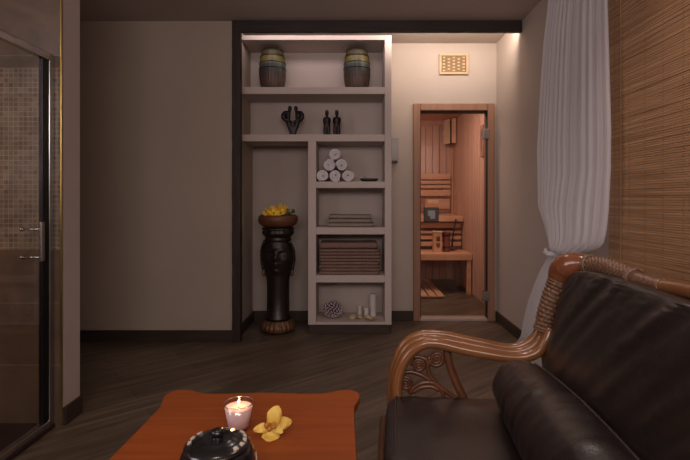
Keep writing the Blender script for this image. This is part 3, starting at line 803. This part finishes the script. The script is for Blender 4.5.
zb = .482
ords = ['lowest', 'second from below', 'third from below', 'fourth from below', 'fifth from below', 'sixth from below', 'seventh from below', 'eighth from below, just under the thick top one']
for i in range(8):
    folded('folded_towel', 'towel_brown', -.275+random.uniform(-.006, .008), .218+random.uniform(-.01, .01), 3.79+random.uniform(0, .01), 4.07, zb+.002+i*.0265, .0245, 'brown folded towel, %s in the tall stack' % ords[i], 'brown folded towels', 20+i)
folded('folded_towel', 'towel_brown', -.27, .20, 3.795, 4.06, zb+.215, .050, 'thick brown folded towel on top of the tall stack', 'brown folded towels', 40)

# ------------------------------------------------------------------ bottom cubby
ZB = .100
t = thing('shell_ball', 'round ball of pale purple shells in the bottom cubby', 'ornament', (-.172, 3.90, ZB))
cb = Vector((-.172, 3.90, ZB+.078)); bm = B(); ball(bm, cb, .068, (1.2, 1, 1), 24, 16); obj('core', bm, 'shell_dark', t, smooth=True)
bm = B()
for k in range(120):
    zz = 1-2*(k+.5)/120; a = k*2.39996; r = math.sqrt(1-zz*zz); nrm = Vector((r*math.cos(a), r*math.sin(a), zz))
    c = cb+Vector((nrm.x*.078, nrm.y*.066, nrm.z*.066)); q = nrm.to_track_quat('Z', 'Y').to_matrix().to_4x4()
    M = Matrix.Translation(c) @ q @ Matrix.Rotation(random.uniform(0, 6), 4, 'Z')
    bm2 = B(); lathe(bm2, [(.002, .010), (.010, .007), (.0125, .0), (.008, -.004)], (0, 0, 0), 8, lambda a_, z_: 1+.25*math.cos(3*a_), sy=.6, capb=True, capt=True)
    for v in bm2.verts: v.co = M @ v.co
    me = bpy.data.meshes.new('tmp'); bm2.to_mesh(me); bm2.free(); bm.from_mesh(me); bpy.data.meshes.remove(me)
obj('shells', bm, 'shell_white', t)
def candle(name, label, x, y, z0, r, h, cup=False):
    t = thing(name, label, 'candle', (x, y, z0))
    bm = B(); lathe(bm, [(r*.96, 0), (r, .004), (r, h-.004), (r*.94, h), (r*.5, h-.003), (.002, h-.004)], (x, y, z0), 24); obj('wax', bm, 'candle_white', t, smooth=False, bevel=0)
    bm = B(); tube(bm, [Vector((x, y, z0+h-.004)), Vector((x+.001, y, z0+h+.009))], .0013, 6); obj('wick', bm, 'charcoal', t)
candle('pillar_candle', 'tall white pillar candle at the right of the bottom cubby', .172, 3.98, ZB, .030, .19)
candle('small_candle', 'short white candle behind the shells, left of its pair', .060, 4.03, ZB, .020, .080)
candle('small_candle', 'short white candle just in front of the tall pillar candle', .114, 3.92, ZB, .020, .085)
def shell(label, x, y, s, rz, nm='seashell'):
    t = thing(nm, label, 'shell', (x, y, ZB))
    bm = B(); pts = []; rad = []
    for k in range(60):
        q = k/59; a = q*3.2*2*PI; rr_ = s*.55*(1-q)**1.2; pts.append(Vector((math.cos(a)*rr_, math.sin(a)*rr_*.9, s*(.34*(1-q)+.0)+s*.75*q))); rad.append(s*.36*(1-q)**1.1+.0012)
    tube(bm, pts, rad, 10, rf=lambda s_, a_: 1+.10*math.sin(s_*500*.0+a_*5))
    M = Matrix.Translation((x, y, ZB)) @ Matrix.Rotation(rz, 4, 'Z') @ Matrix.Rotation(.5, 4, 'X')
    for v in bm.verts: v.co = M @ v.co
    zmin = min(v.co.z for v in bm.verts)
    for v in bm.verts: v.co.z += ZB-zmin+.0003
    obj('shell_whorl', bm, 'shell_cream', t, smooth=True)
    bm = B(); n = 9; c = bm.verts.new((x-.002*0, y, ZB+.004))
    arc = []
    for k in range(n*4+1):
        a = rz+PI+(k/(n*4)-.5)*2.6; r_ = s*1.25*(1+.04*math.cos(k*PI/2)); arc.append(bm.verts.new((x+r_*math.cos(a), y+r_*math.sin(a), ZB+.006+.35*s*abs(math.sin((k/(n*4))*PI)))))
    for a_, b_ in zip(arc, arc[1:]): bm.faces.new((c, a_, b_))
    o = obj('shell_lip', bm, 'shell_cream', t, smooth=True); o.modifiers.new('sol', 'SOLIDIFY').thickness = .003
shell('cream seashell in the bottom cubby, next to the shell ball', -.003, 3.86, .038, .3)
shell('cream seashell in the bottom cubby, middle one of three', .058, 3.88, .032, 1.2)
shell('largest cream seashell, in front of the tall pillar candle', .128, 3.825, .048, 2.4)

# ------------------------------------------------------------------ coffee table
TZ = .45
half_r = [(0.0, 1.535), (.0, 1.535)]
out = []
# outline: right half measured from table centre line x = -.30 ; corners lobed
XC = -.301; hw = .306
rt = [(0, 1.556), (.10, 1.548), (.17, 1.545), (.215, 1.553), (.25, 1.572), (.285, 1.578), (.313, 1.565), (.324, 1.535), (.320, 1.50), (.307, 1.455), (.3055, 1.42), (.306, 1.36), (.3085, 1.25), (.312, 1.12), (.3135, 1.05)]
mid = 1.05
def outline(scale=1.0):
    q = []
    for x, y in rt: q.append((x, y))
    full = q+[(x, 2*mid-y) for x, y in q[::-1][1:]]
    full += [(-x, y) for x, y in full[::-1][1:-1]]
    pts = cr([Vector((a, b, 0)) for a, b in full]+[Vector((full[0][0], full[0][1], 0))], 4)[:-1]
    return [(XC+p.x*scale, mid+(p.y-mid)*scale) for p in pts]
t = thing('coffee_table', 'orange-red wooden coffee table with wavy lobed edge in the foreground', 'table', (XC, mid, 0))
bm = B(); o1 = outline(); layers = [(1.0-.016, TZ-.028), (1.0-.004, TZ-.022), (1.0, TZ-.014), (1.0, TZ-.006), (.994, TZ)]
prev = None
for k, (s, z) in enumerate(layers):
    ring = [bm.verts.new((x, y, z)) for x, y in outline(s)]
    if prev:
        n = len(ring)
        for i in range(n): bm.faces.new((prev[i], prev[(i+1) % n], ring[(i+1) % n], ring[i]))
    else: bm.faces.new(ring[::-1])
    prev = ring
bm.faces.new(prev); obj('tabletop', bm, 'table_wood', t)
bm = B(); xa, xb, ya, yb = XC-.26, XC+.26, mid-.45, mid+.45
box(bm, xa, xb, ya, ya+.02, TZ-.10, TZ-.0285); box(bm, xa, xb, yb-.02, yb, TZ-.10, TZ-.0285); box(bm, xa, xa+.02, ya+.02, yb-.02, TZ-.10, TZ-.0285); box(bm, xb-.02, xb, ya+.02, yb-.02, TZ-.10, TZ-.0285)
obj('apron', bm, 'table_wood', t, .003)
for sx_ in (-1, 1):
    for sy2 in (-1, 1):
        bm = B(); q = cr([(XC+sx_*.245, mid+sy2*.435, TZ-.03), (XC+sx_*.262, mid+sy2*.452, .33), (XC+sx_*.235, mid+sy2*.425, .15), (XC+sx_*.25, mid+sy2*.44, .03), (XC+sx_*.27, mid+sy2*.46, .0)], 6)
        tube(bm, q, resr([.032, .036, .020, .016, .022], len(q)), 14); obj('leg', bm, 'table_wood', t, smooth=True)
        for v in t.children[-1].data.vertices:
            if v.co.z < 0: v.co.z = 0

# lidded pot
px_, py_ = P(217.5, 440, 1.05).x, 1.05
t = thing('lidded_pot', 'black lacquered lidded pot with white inlay marks on the coffee table', 'pot', (px_, py_, TZ))
bm = B(); lathe(bm, [(.045, 0), (.05, .004), (.072, .02), (.085, .045), (.086, .062), (.078, .080), (.072, .088), (.066, .088), (.06, .07)], (px_, py_, TZ), 56); obj('pot_body', bm, 'lacquer', t, smooth=True)
bm = B(); lathe(bm, [(.070, .0885), (.0735, .090), (.0735, .0935), (.066, .0985), (.052, .1035), (.040, .106), (.036, .1095), (.030, .1095), (.022, .107), (.012, .107), (.008, .109)], (px_, py_, TZ), 56); lid = obj('lid', bm, 'lacquer', t, smooth=True)
bm = B(); lathe(bm, [(.012, .104), (.013, .108), (.009, .110), (.013, .113), (.0155, .119), (.0135, .125), (.007, .1285), (.001, .1295)], (px_, py_, TZ), 28)
for v in bm.verts: v.co -= t.location
o = obj('knob', bm, 'lacquer', lid, rel=False, smooth=True)
bm = B(); M_ = 26
def lidz(r):
    return .0985+(.066-r)/(.066-.052)*.005
for a0 in (.62, .30, -.02, -.36, -.72, 2.45, 2.85, 3.2):
    da = .20
    ra, rb = .0655, .0575
    q = []
    for a, r in ((a0, ra), (a0+da, ra), (a0+da*.85, rb), (a0+da*.2, rb)):
        q.append((px_+r*math.cos(a), py_+r*math.sin(a), TZ+lidz(r)))
    lo = [bm.verts.new(v) for v in q]; hi = [bm.verts.new((v[0], v[1], v[2]+.0028)) for v in q]
    bm.faces.new(hi); bm.faces.new(lo[::-1])
    for i in range(4): bm.faces.new((lo[i], lo[(i+1) % 4], hi[(i+1) % 4], hi[i]))
for v in bm.verts: v.co -= t.location
obj('inlay_ring', bm, 'inlay', lid, rel=False)
bm = B()
for a0 in (-.35, .1, 2.9):
    q = []
    for a, z in ((a0, .052), (a0+.14, .052), (a0+.12, .066), (a0+.02, .066)):
        r = .0868 if z < .06 else .0852; q.append(Vector((px_+r*math.cos(a), py_+r*math.sin(a), TZ+z)))
    bm.faces.new([bm.verts.new(v) for v in q])
o = obj('body_inlay', bm, 'inlay', t); o.modifiers.new('sol', 'SOLIDIFY').thickness = .002

# glass candle
gx, gy = P(238.6, 429, 1.305).x, 1.305
t = thing('glass_candle', 'lit pink candle in a clear glass cup on the coffee table', 'candle', (gx, gy, TZ))
bm = B(); lathe(bm, [(.027, 0), (.030, .003), (.0415, .0755), (.0395, .0755), (.0285, .008), (.004, .007)], (gx, gy, TZ), 40); obj('glass_cup', bm, 'cup_glass', t, smooth=True)
bm = B(); q = [Vector((gx+.0405*math.cos(j*PI/24), gy+.0405*math.sin(j*PI/24), TZ+.0755)) for j in range(49)]; tube(bm, q, .0011, 6, cap=False); obj('rim', bm, 'glass_rim', t, smooth=True)
bm = B(); lathe(bm, [(.026, .0085), (.0287, .0095), (.0383, .063), (.037, .064), (.02, .0605), (.003, .060)], (gx, gy, TZ), 40); wx = obj('wax', bm, 'candle_wax', t, smooth=True)
bm = B(); tube(bm, [Vector((gx, gy, TZ+.058)), Vector((gx+.0005, gy, TZ+.0655)), Vector((gx+.002, gy, TZ+.069))], .0011, 6); obj('wick', bm, 'charcoal', t)
bm = B(); lathe(bm, [(.0008, 0), (.0028, .003), (.0032, .006), (.0025, .011), (.0011, .016), (.0003, .019)], (gx, gy, TZ+.066), 16); obj('flame', bm, 'flame', t, smooth=True)
l = bpy.data.lights.new('candle_light', 'POINT'); l.energy = .12; l.color = (1, .5, .2); l.shadow_soft_size = .006
lo = bpy.data.objects.new('candle_light', l); COL.objects.link(lo); lo.location = (gx, gy, TZ+.086)

# orchid on the table
ox, oy = P(270, 432, 1.29).x, 1.285
t = thing('orchid_flower', 'yellow orchid blossom lying on the coffee table beside the candle', 'flower', (ox, oy, TZ))
cen = P(270.5, 427, 1.275)
def pet(tipx, tipy, tipY, W, cup, mat='orchid_yellow', name='petal'):
    tip = P(tipx, tipy, tipY); d = tip-cen; L = d.length; ydir = d.normalized()
    view = Vector((0, -.75, .66)); xdir = ydir.cross(view).normalized(); zdir = xdir.cross(ydir)
    M = Matrix.Translation(cen) @ Matrix((xdir, ydir, zdir)).transposed().to_4x4()
    bm = B(); rows = []; n = 12
    for i in range(n+1):
        s = i/n; ww = W/2*(math.sin(PI*min(1, s*.9+.08)))**.6 if i < n else W*.05; row = []
        for j in range(7):
            u_ = (j-3)/3
            row.append(bm.verts.new(M @ Vector((u_*ww, s*L, cup*L*math.sin(PI*s)*.5-.10*L*u_*u_*math.sin(PI*s)+.003*math.sin(9*s+4*u_)))))
        rows.append(row)
    for a, b in zip(rows, rows[1:]):
        for k in range(6): bm.faces.new((a[k], a[k+1], b[k+1], b[k]))
    for v in bm.verts: v.co.z = max(v.co.z, TZ+.002)
    o = obj(name, bm, mat, t, smooth=True); o.modifiers.new('sol', 'SOLIDIFY').thickness = .0012
pet(278.5, 406, 1.275, .044, .3); pet(292, 420.5, 1.29, .036, .25); pet(270, 444.5, 1.235, .050, -.25)
pet(253.5, 429.5, 1.27, .026, .2); pet(283, 432, 1.26, .022, .2)
for k, (dx, dz) in enumerate(((0, 0), (.010, .006), (-.006, .007))):
    bm = B(); tube(bm, cr([cen+Vector((dx*.3, 0, dz*.2)), cen+Vector((dx, -.012, dz+.004)), cen+Vector((dx*1.7, -.022, dz*1.6))], 5), resr([.007, .0085, .004], 11), 10, rf=lambda s, a: 1+.2*math.sin(3*a)); obj('flower_lip', bm, 'orchid_heart', t, smooth=True)

# ------------------------------------------------------------------ rattan sofa (local frame: x to the back, -y towards the camera)
TH = math.radians(5); SO = Vector((.143, 1.594, 0)); WS = 1.18
ex = Vector((math.cos(TH), -math.sin(TH), 0)); ey = Vector((math.sin(TH), math.cos(TH), 0))
def S(px, py, ly):
    d = Vector(((px-CX)/F, 1, -(py-HY)/F)); k = (ly+SO.dot(ey))/d.dot(ey); p = Vector((0, 0, CH))+d*k
    q = p-SO; return Vector((q.dot(ex), ly, p.z))
sofa = thing('rattan_sofa', 'rattan loveseat with dark brown leather cushions and curled wooden arms', 'sofa', SO, rz=-TH)
def so(name, bm, mat, parent=sofa, smooth=True): return obj(name, bm, mat, parent, rel=False, smooth=smooth)
outer = [S(388, 398, .085), S(389, 380, .085), S(391.5, 364, .085), S(401, 343, .085), S(418, 332, .085), S(442, 331.5, .085), S(475, 338, .085), S(509, 344.5, .085), S(528, 338.5, .085), S(537, 327, .085), S(541, 319, .08)]
inner = [S(400, 398, .02), S(400, 383, .02), S(406, 364, .02), S(417, 351, .02), S(433, 346, .02), S(466, 353, .02), S(504, 359.5, .02), S(524, 360, .02), S(540, 354, .02), S(549, 341, .022), S(553, 330, .03)]
outer = [Vector((outer[0].x, .085, .012)), Vector((outer[0].x, .085, .2))]+outer
inner = [Vector((inner[0].x, .02, .012)), Vector((inner[0].x, .02, .2))]+inner
def inset(pts, d):
    c = resamp(cr(pts, 8), 90); o = []
    for i, p in enumerate(c):
        T = (c[min(89, i+1)]-c[max(0, i-1)]).normalized(); o.append(p+Vector((T.z, 0, -T.x))*d)
    return o
Cu = inset(outer, .0105); Ci = inset(inner, -.010)
curves = [Cu, [a.lerp(b, .45) for a, b in zip(Cu, Ci)], Ci]
def mir(pts): return [Vector((p.x, -WS-p.y, p.z)) for p in pts]
post = [S(544, 330, .055), S(547, 316, .055), S(553, 299, .055), S(559.5, 283, .055)]
rear_leg = [Vector((post[0].x+.08, .03, .012)), Vector((post[0].x+.04, .03, .3)), post[0]]
knobp = [S(559, 286, .055), S(562, 272, .052), S(570, 265.5, .03), S(580, 263.5, -.0), S(590, 265, -.03)]
def onx(px, py, lx):          # ray against the plane local x = lx
    d = Vector(((px-CX)/F, 1, -(py-HY)/F)); k = (lx+SO.dot(ex))/d.dot(ex); p = Vector((0, 0, CH))+d*k
    q = p-SO; return Vector((lx, q.dot(ey), p.z))
bx = knobp[-1].x
rail1 = [knobp[-1], onx(601, 266, bx+.01), onx(612, 269, bx+.015), onx(624, 274, bx+.02), onx(636, 279.5, bx+.022)]
rail2 = [rail1[-1], onx(645, 282, bx+.023), onx(655, 285.5, bx+.024), onx(664, 287.5, bx+.025)]
zr = rail2[-1].z; pm = onx(690, 291.5, bx+.03)
pass
def weave(s, a): return .93+.11*abs(math.sin(s*PI/.0095))**.7+.06*math.sin(a*11+(PI if int(s/.0095) % 2 else 0))
for side in (0, 1):
    g = (lambda p: p) if side == 0 else mir
    for i, c in enumerate(curves):
        bm = B(); tube(bm, g(c), (.0140, .0140, .0185)[i], 16); so('arm_pole', bm, 'rattan')
    bm = B(); q = resamp(cr(g(post), 8), 150)
    tube(bm, q, resr([.029, .033, .036, .038], 150), 48, rf=lambda s, a: .90+.16*abs(math.sin(s*PI/.0145))**.6+.05*math.sin(a*12+(PI if int(s/.0145) % 2 else 0))); so('woven_post', bm, 'wicker')
    bm = B(); tube(bm, cr(g(rear_leg), 8), .022, 14); so('rear_leg', bm, 'rattan')
    for pt, nxt, r in ((post[0], post[1], .032), (post[-1], post[-2], .038), (rail1[0], rail1[1], .031), (rail1[-1], rail1[-2], .029)):
        a, b = g([pt, nxt]); T = (b-a).normalized(); U = T.orthogonal().normalized(); V = T.cross(U)
        for kk in (0, 1):
            bm = B(); q = [a+T*.009*kk+(U*math.cos(j*PI/16)+V*math.sin(j*PI/16))*r for j in range(33)]
            tube(bm, q, .0048, 8, rf=lambda s, a_: 1+.25*math.sin(s*500), cap=False); so('binding_ring', bm, 'wicker')
    bm = B(); q = resamp(cr(g(knobp), 8), 50); tube(bm, q, resr([.034, .041, .046, .043, .034, .027], 50), 24); so('corner_knob', bm, 'knob_wood')
    bm = B(); q = resamp(cr(g(rail1), 8), 160); tube(bm, q, resr([.027, .028, .027, .025], 160), 44, rf=weave); so('woven_rail', bm, 'wicker')
    for k in range(3):
        bm = B(); q0 = resamp(cr(g(rail2), 10), 60); q = [p+Vector((math.cos(i*.42+k*2.1)*.013, 0, math.sin(i*.42+k*2.1)*.013)) for i, p in enumerate(q0)]
        tube(bm, q, .0095, 8); so('braid_strand', bm, 'wicker')
    # scrollwork under the arm
    ly = .045; c2 = lambda x, y: S(376+x/4.78, 320+y/4.78, ly)
    for (cx_, cy_, r, a0, dr) in ((205, 218, 31, PI*1.0, 1), (290, 185, 37, PI*1.1, -1), (142, 303, 34, PI*.9, 1)):
        bm = B(); q = []
        for k in range(64):
            s = k/63; a = a0+dr*s*2.3*2*PI; rr_ = r*(1-.85*s); q.append(c2(cx_+rr_*math.cos(a), cy_+rr_*math.sin(a)))
        tube(bm, g(q), resr([.0075, .0065, .005], 64), 10); so('scroll', bm, 'rattan_shaded')
    for st in ([(262, 190), (248, 215), (255, 255), (290, 305), (340, 345), (390, 380)], [(110, 235), (130, 205), (165, 180), (205, 176), (240, 190), (248, 215)],
               [(100, 300), (115, 262), (160, 247), (215, 262), (262, 290)], [(160, 350), (185, 320), (225, 300), (275, 300), (310, 330), (330, 385)], [(175, 345), (215, 322), (265, 318), (300, 335)]):
        bm = B(); tube(bm, g(cr([c2(*p) for p in st], 6)), .0085, 10); so('scroll_stem', bm, 'rattan_shaded')
    bm = B(); tube(bm, g(cr([S(447, 348, .055), S(449, 362, .05), S(455.5, 380.7, .05), S(464, 399, .045), S(468, 412, .04)], 6)), .015, 12); so('arm_brace', bm, 'rattan_shaded')
    bm = B(); q = g([Vector((-.02, .05, .27)), Vector((.62, .05, .27))]); tube(bm, q, .018, 12); so('side_rail', bm, 'rattan')
# long rails
rails = [(-.034, .335, .017, 'front_rail'), (-.0, .16, .014, 'stretcher'), (post[0].x, .27, .018, 'back_rail')]
for x, z, r, nm in rails:
    bm = B(); tube(bm, [Vector((x, .0, z)), Vector((x, -WS, z))], r, 14); so(nm, bm, 'rattan')
bm = B(); tube(bm, cr([rail2[-1]+Vector((0, .01, 0)), pm, Vector((bx+.03, -WS/2, pm.z+.003)), mir([pm])[0], mir([rail2[-1]])[0]-Vector((0, .01, 0))], 6), .019, 14); so('top_rail', bm, 'rattan')
for k in range(7):
    y = -.12-k*(WS-.24)/6; bm = B(); tube(bm, [Vector((post[0].x, y, .27)), Vector((bx-.015, y, .6)), Vector((bx+.03, y, zr))], .009, 8); so('spindle', bm, 'rattan')
# seat cushion
D = .63; seat_c = Vector((D/2-.03, -WS/2+.012, .360))
def wr_seat(q):
    v = Vector((0, 0, 0))
    if q.z > .3: v.z += .006*noise.noise(Vector((q.x*3, q.y*7, 0)))+.004*math.exp(-((q.x+.9)/.12)**2)*math.sin(q.y*60)*noise.noise(Vector((q.y*9, 1, 1)))
    return v
bm = B(); cushion(bm, None, (D, WS+.04, .125), p=11, crown=.012, n=40, wr=wr_seat, M=Matrix.Translation(seat_c)); sc_ = so('seat_cushion', bm, 'leather')
bm = B(); xx = .012; zz = seat_c.z+.0605
xx = .004
tube(bm, cr([(.02, -.022, zz-.004), (xx, -.04, zz-.002), (xx, -.5, zz-.001), (xx, -WS+.04, zz-.002), (.02, -WS+.022, zz-.004)], 10), .0042, 8); so('piping', bm, 'leather_piping', sc_)
# bolster
def wr_bol(q):
    ang = math.atan2(q.z, q.x)
    return Vector((0, 0, 0))
bm = B(); q = []; rad = []; NB = 90; bl0 = -.035; bl1 = -WS+.03
import bisect
for i in range(NB+1):
    s = i/NB; y = bl0+(bl1-bl0)*s; e = min(s, 1-s)*(bl0-bl1); f = 1-math.exp(-e/.018) if e < .2 else 1
    r = .082+.026*math.sin(PI*s)**.7; rad.append(max(.012, r*math.sqrt(max(0.02, min(1, 1-(max(0, 1-e/.045))**2.4)))))
    q.append(Vector((.405, y, .412+r*.95)))
def bolw(s, a):
    n_ = noise.noise(Vector((s*26, math.cos(a)*1.2, math.sin(a)*1.2))); return 1+.05*n_+.03*noise.noise(Vector((s*60, a, 3)))
tube(bm, q, rad, 48, rf=bolw); bol = so('bolster', bm, 'leather')
bm = B(); pq = []
for i in range(4, NB-3):
    a = math.radians(62); pq.append(q[i]+Vector((math.cos(a), 0, math.sin(a)))*(rad[i]*1.015))
tube(bm, pq, .0035, 8); so('piping', bm, 'leather_piping', bol)
# back cushion: leaning slab
tp = S(572, 281, -.015); bt_ = S(545, 362, -.015)
lean = math.atan2(tp.x-bt_.x, tp.z-bt_.z)
lean = .235; top = Vector((bx-.017, 0, zr-.016)); H = .52; Tk = .11
zd = Vector((-math.cos(lean), 0, math.sin(lean))); upv = Vector((math.sin(lean), 0, math.cos(lean)))
cc = top-upv*(H/2)+Vector((0, -WS/2, 0))
Mb = Matrix((upv.cross(zd).normalized(), upv, zd)).transposed().to_4x4(); Mb = Matrix.Translation(cc) @ Mb
def wr_back(q):
    # folds fan down from the top edge
    v = Vector((0, 0, 0))
    if q.z > 0:
        x = q.x*WS/2; y = q.y
        d = x+.22*(1-y)
        f = noise.noise(Vector((d*17, y*1.1, 4)))
        f2 = noise.noise(Vector((d*38, y*2.2, 9)))
        k = min(1, max(0, 1-q.x**8))*(.35+.65*max(0, y*.5+.5))
        v.z += (.011*f-.030*max(0, .10-abs(f2))*max(0, .25+f)*4)*k
    return v
wr0 = wr_back
def wr_back(q):
    v = wr0(q); v.y += (pm.z-zr+.01)*max(0, q.y)*(1-abs(q.x)**3); return v
bm = B(); cushion(bm, None, (WS+.012, H, Tk), p=9, crown=.022, n=70, wr=wr_back, M=Mb); so('back_cushion', bm, 'leather')
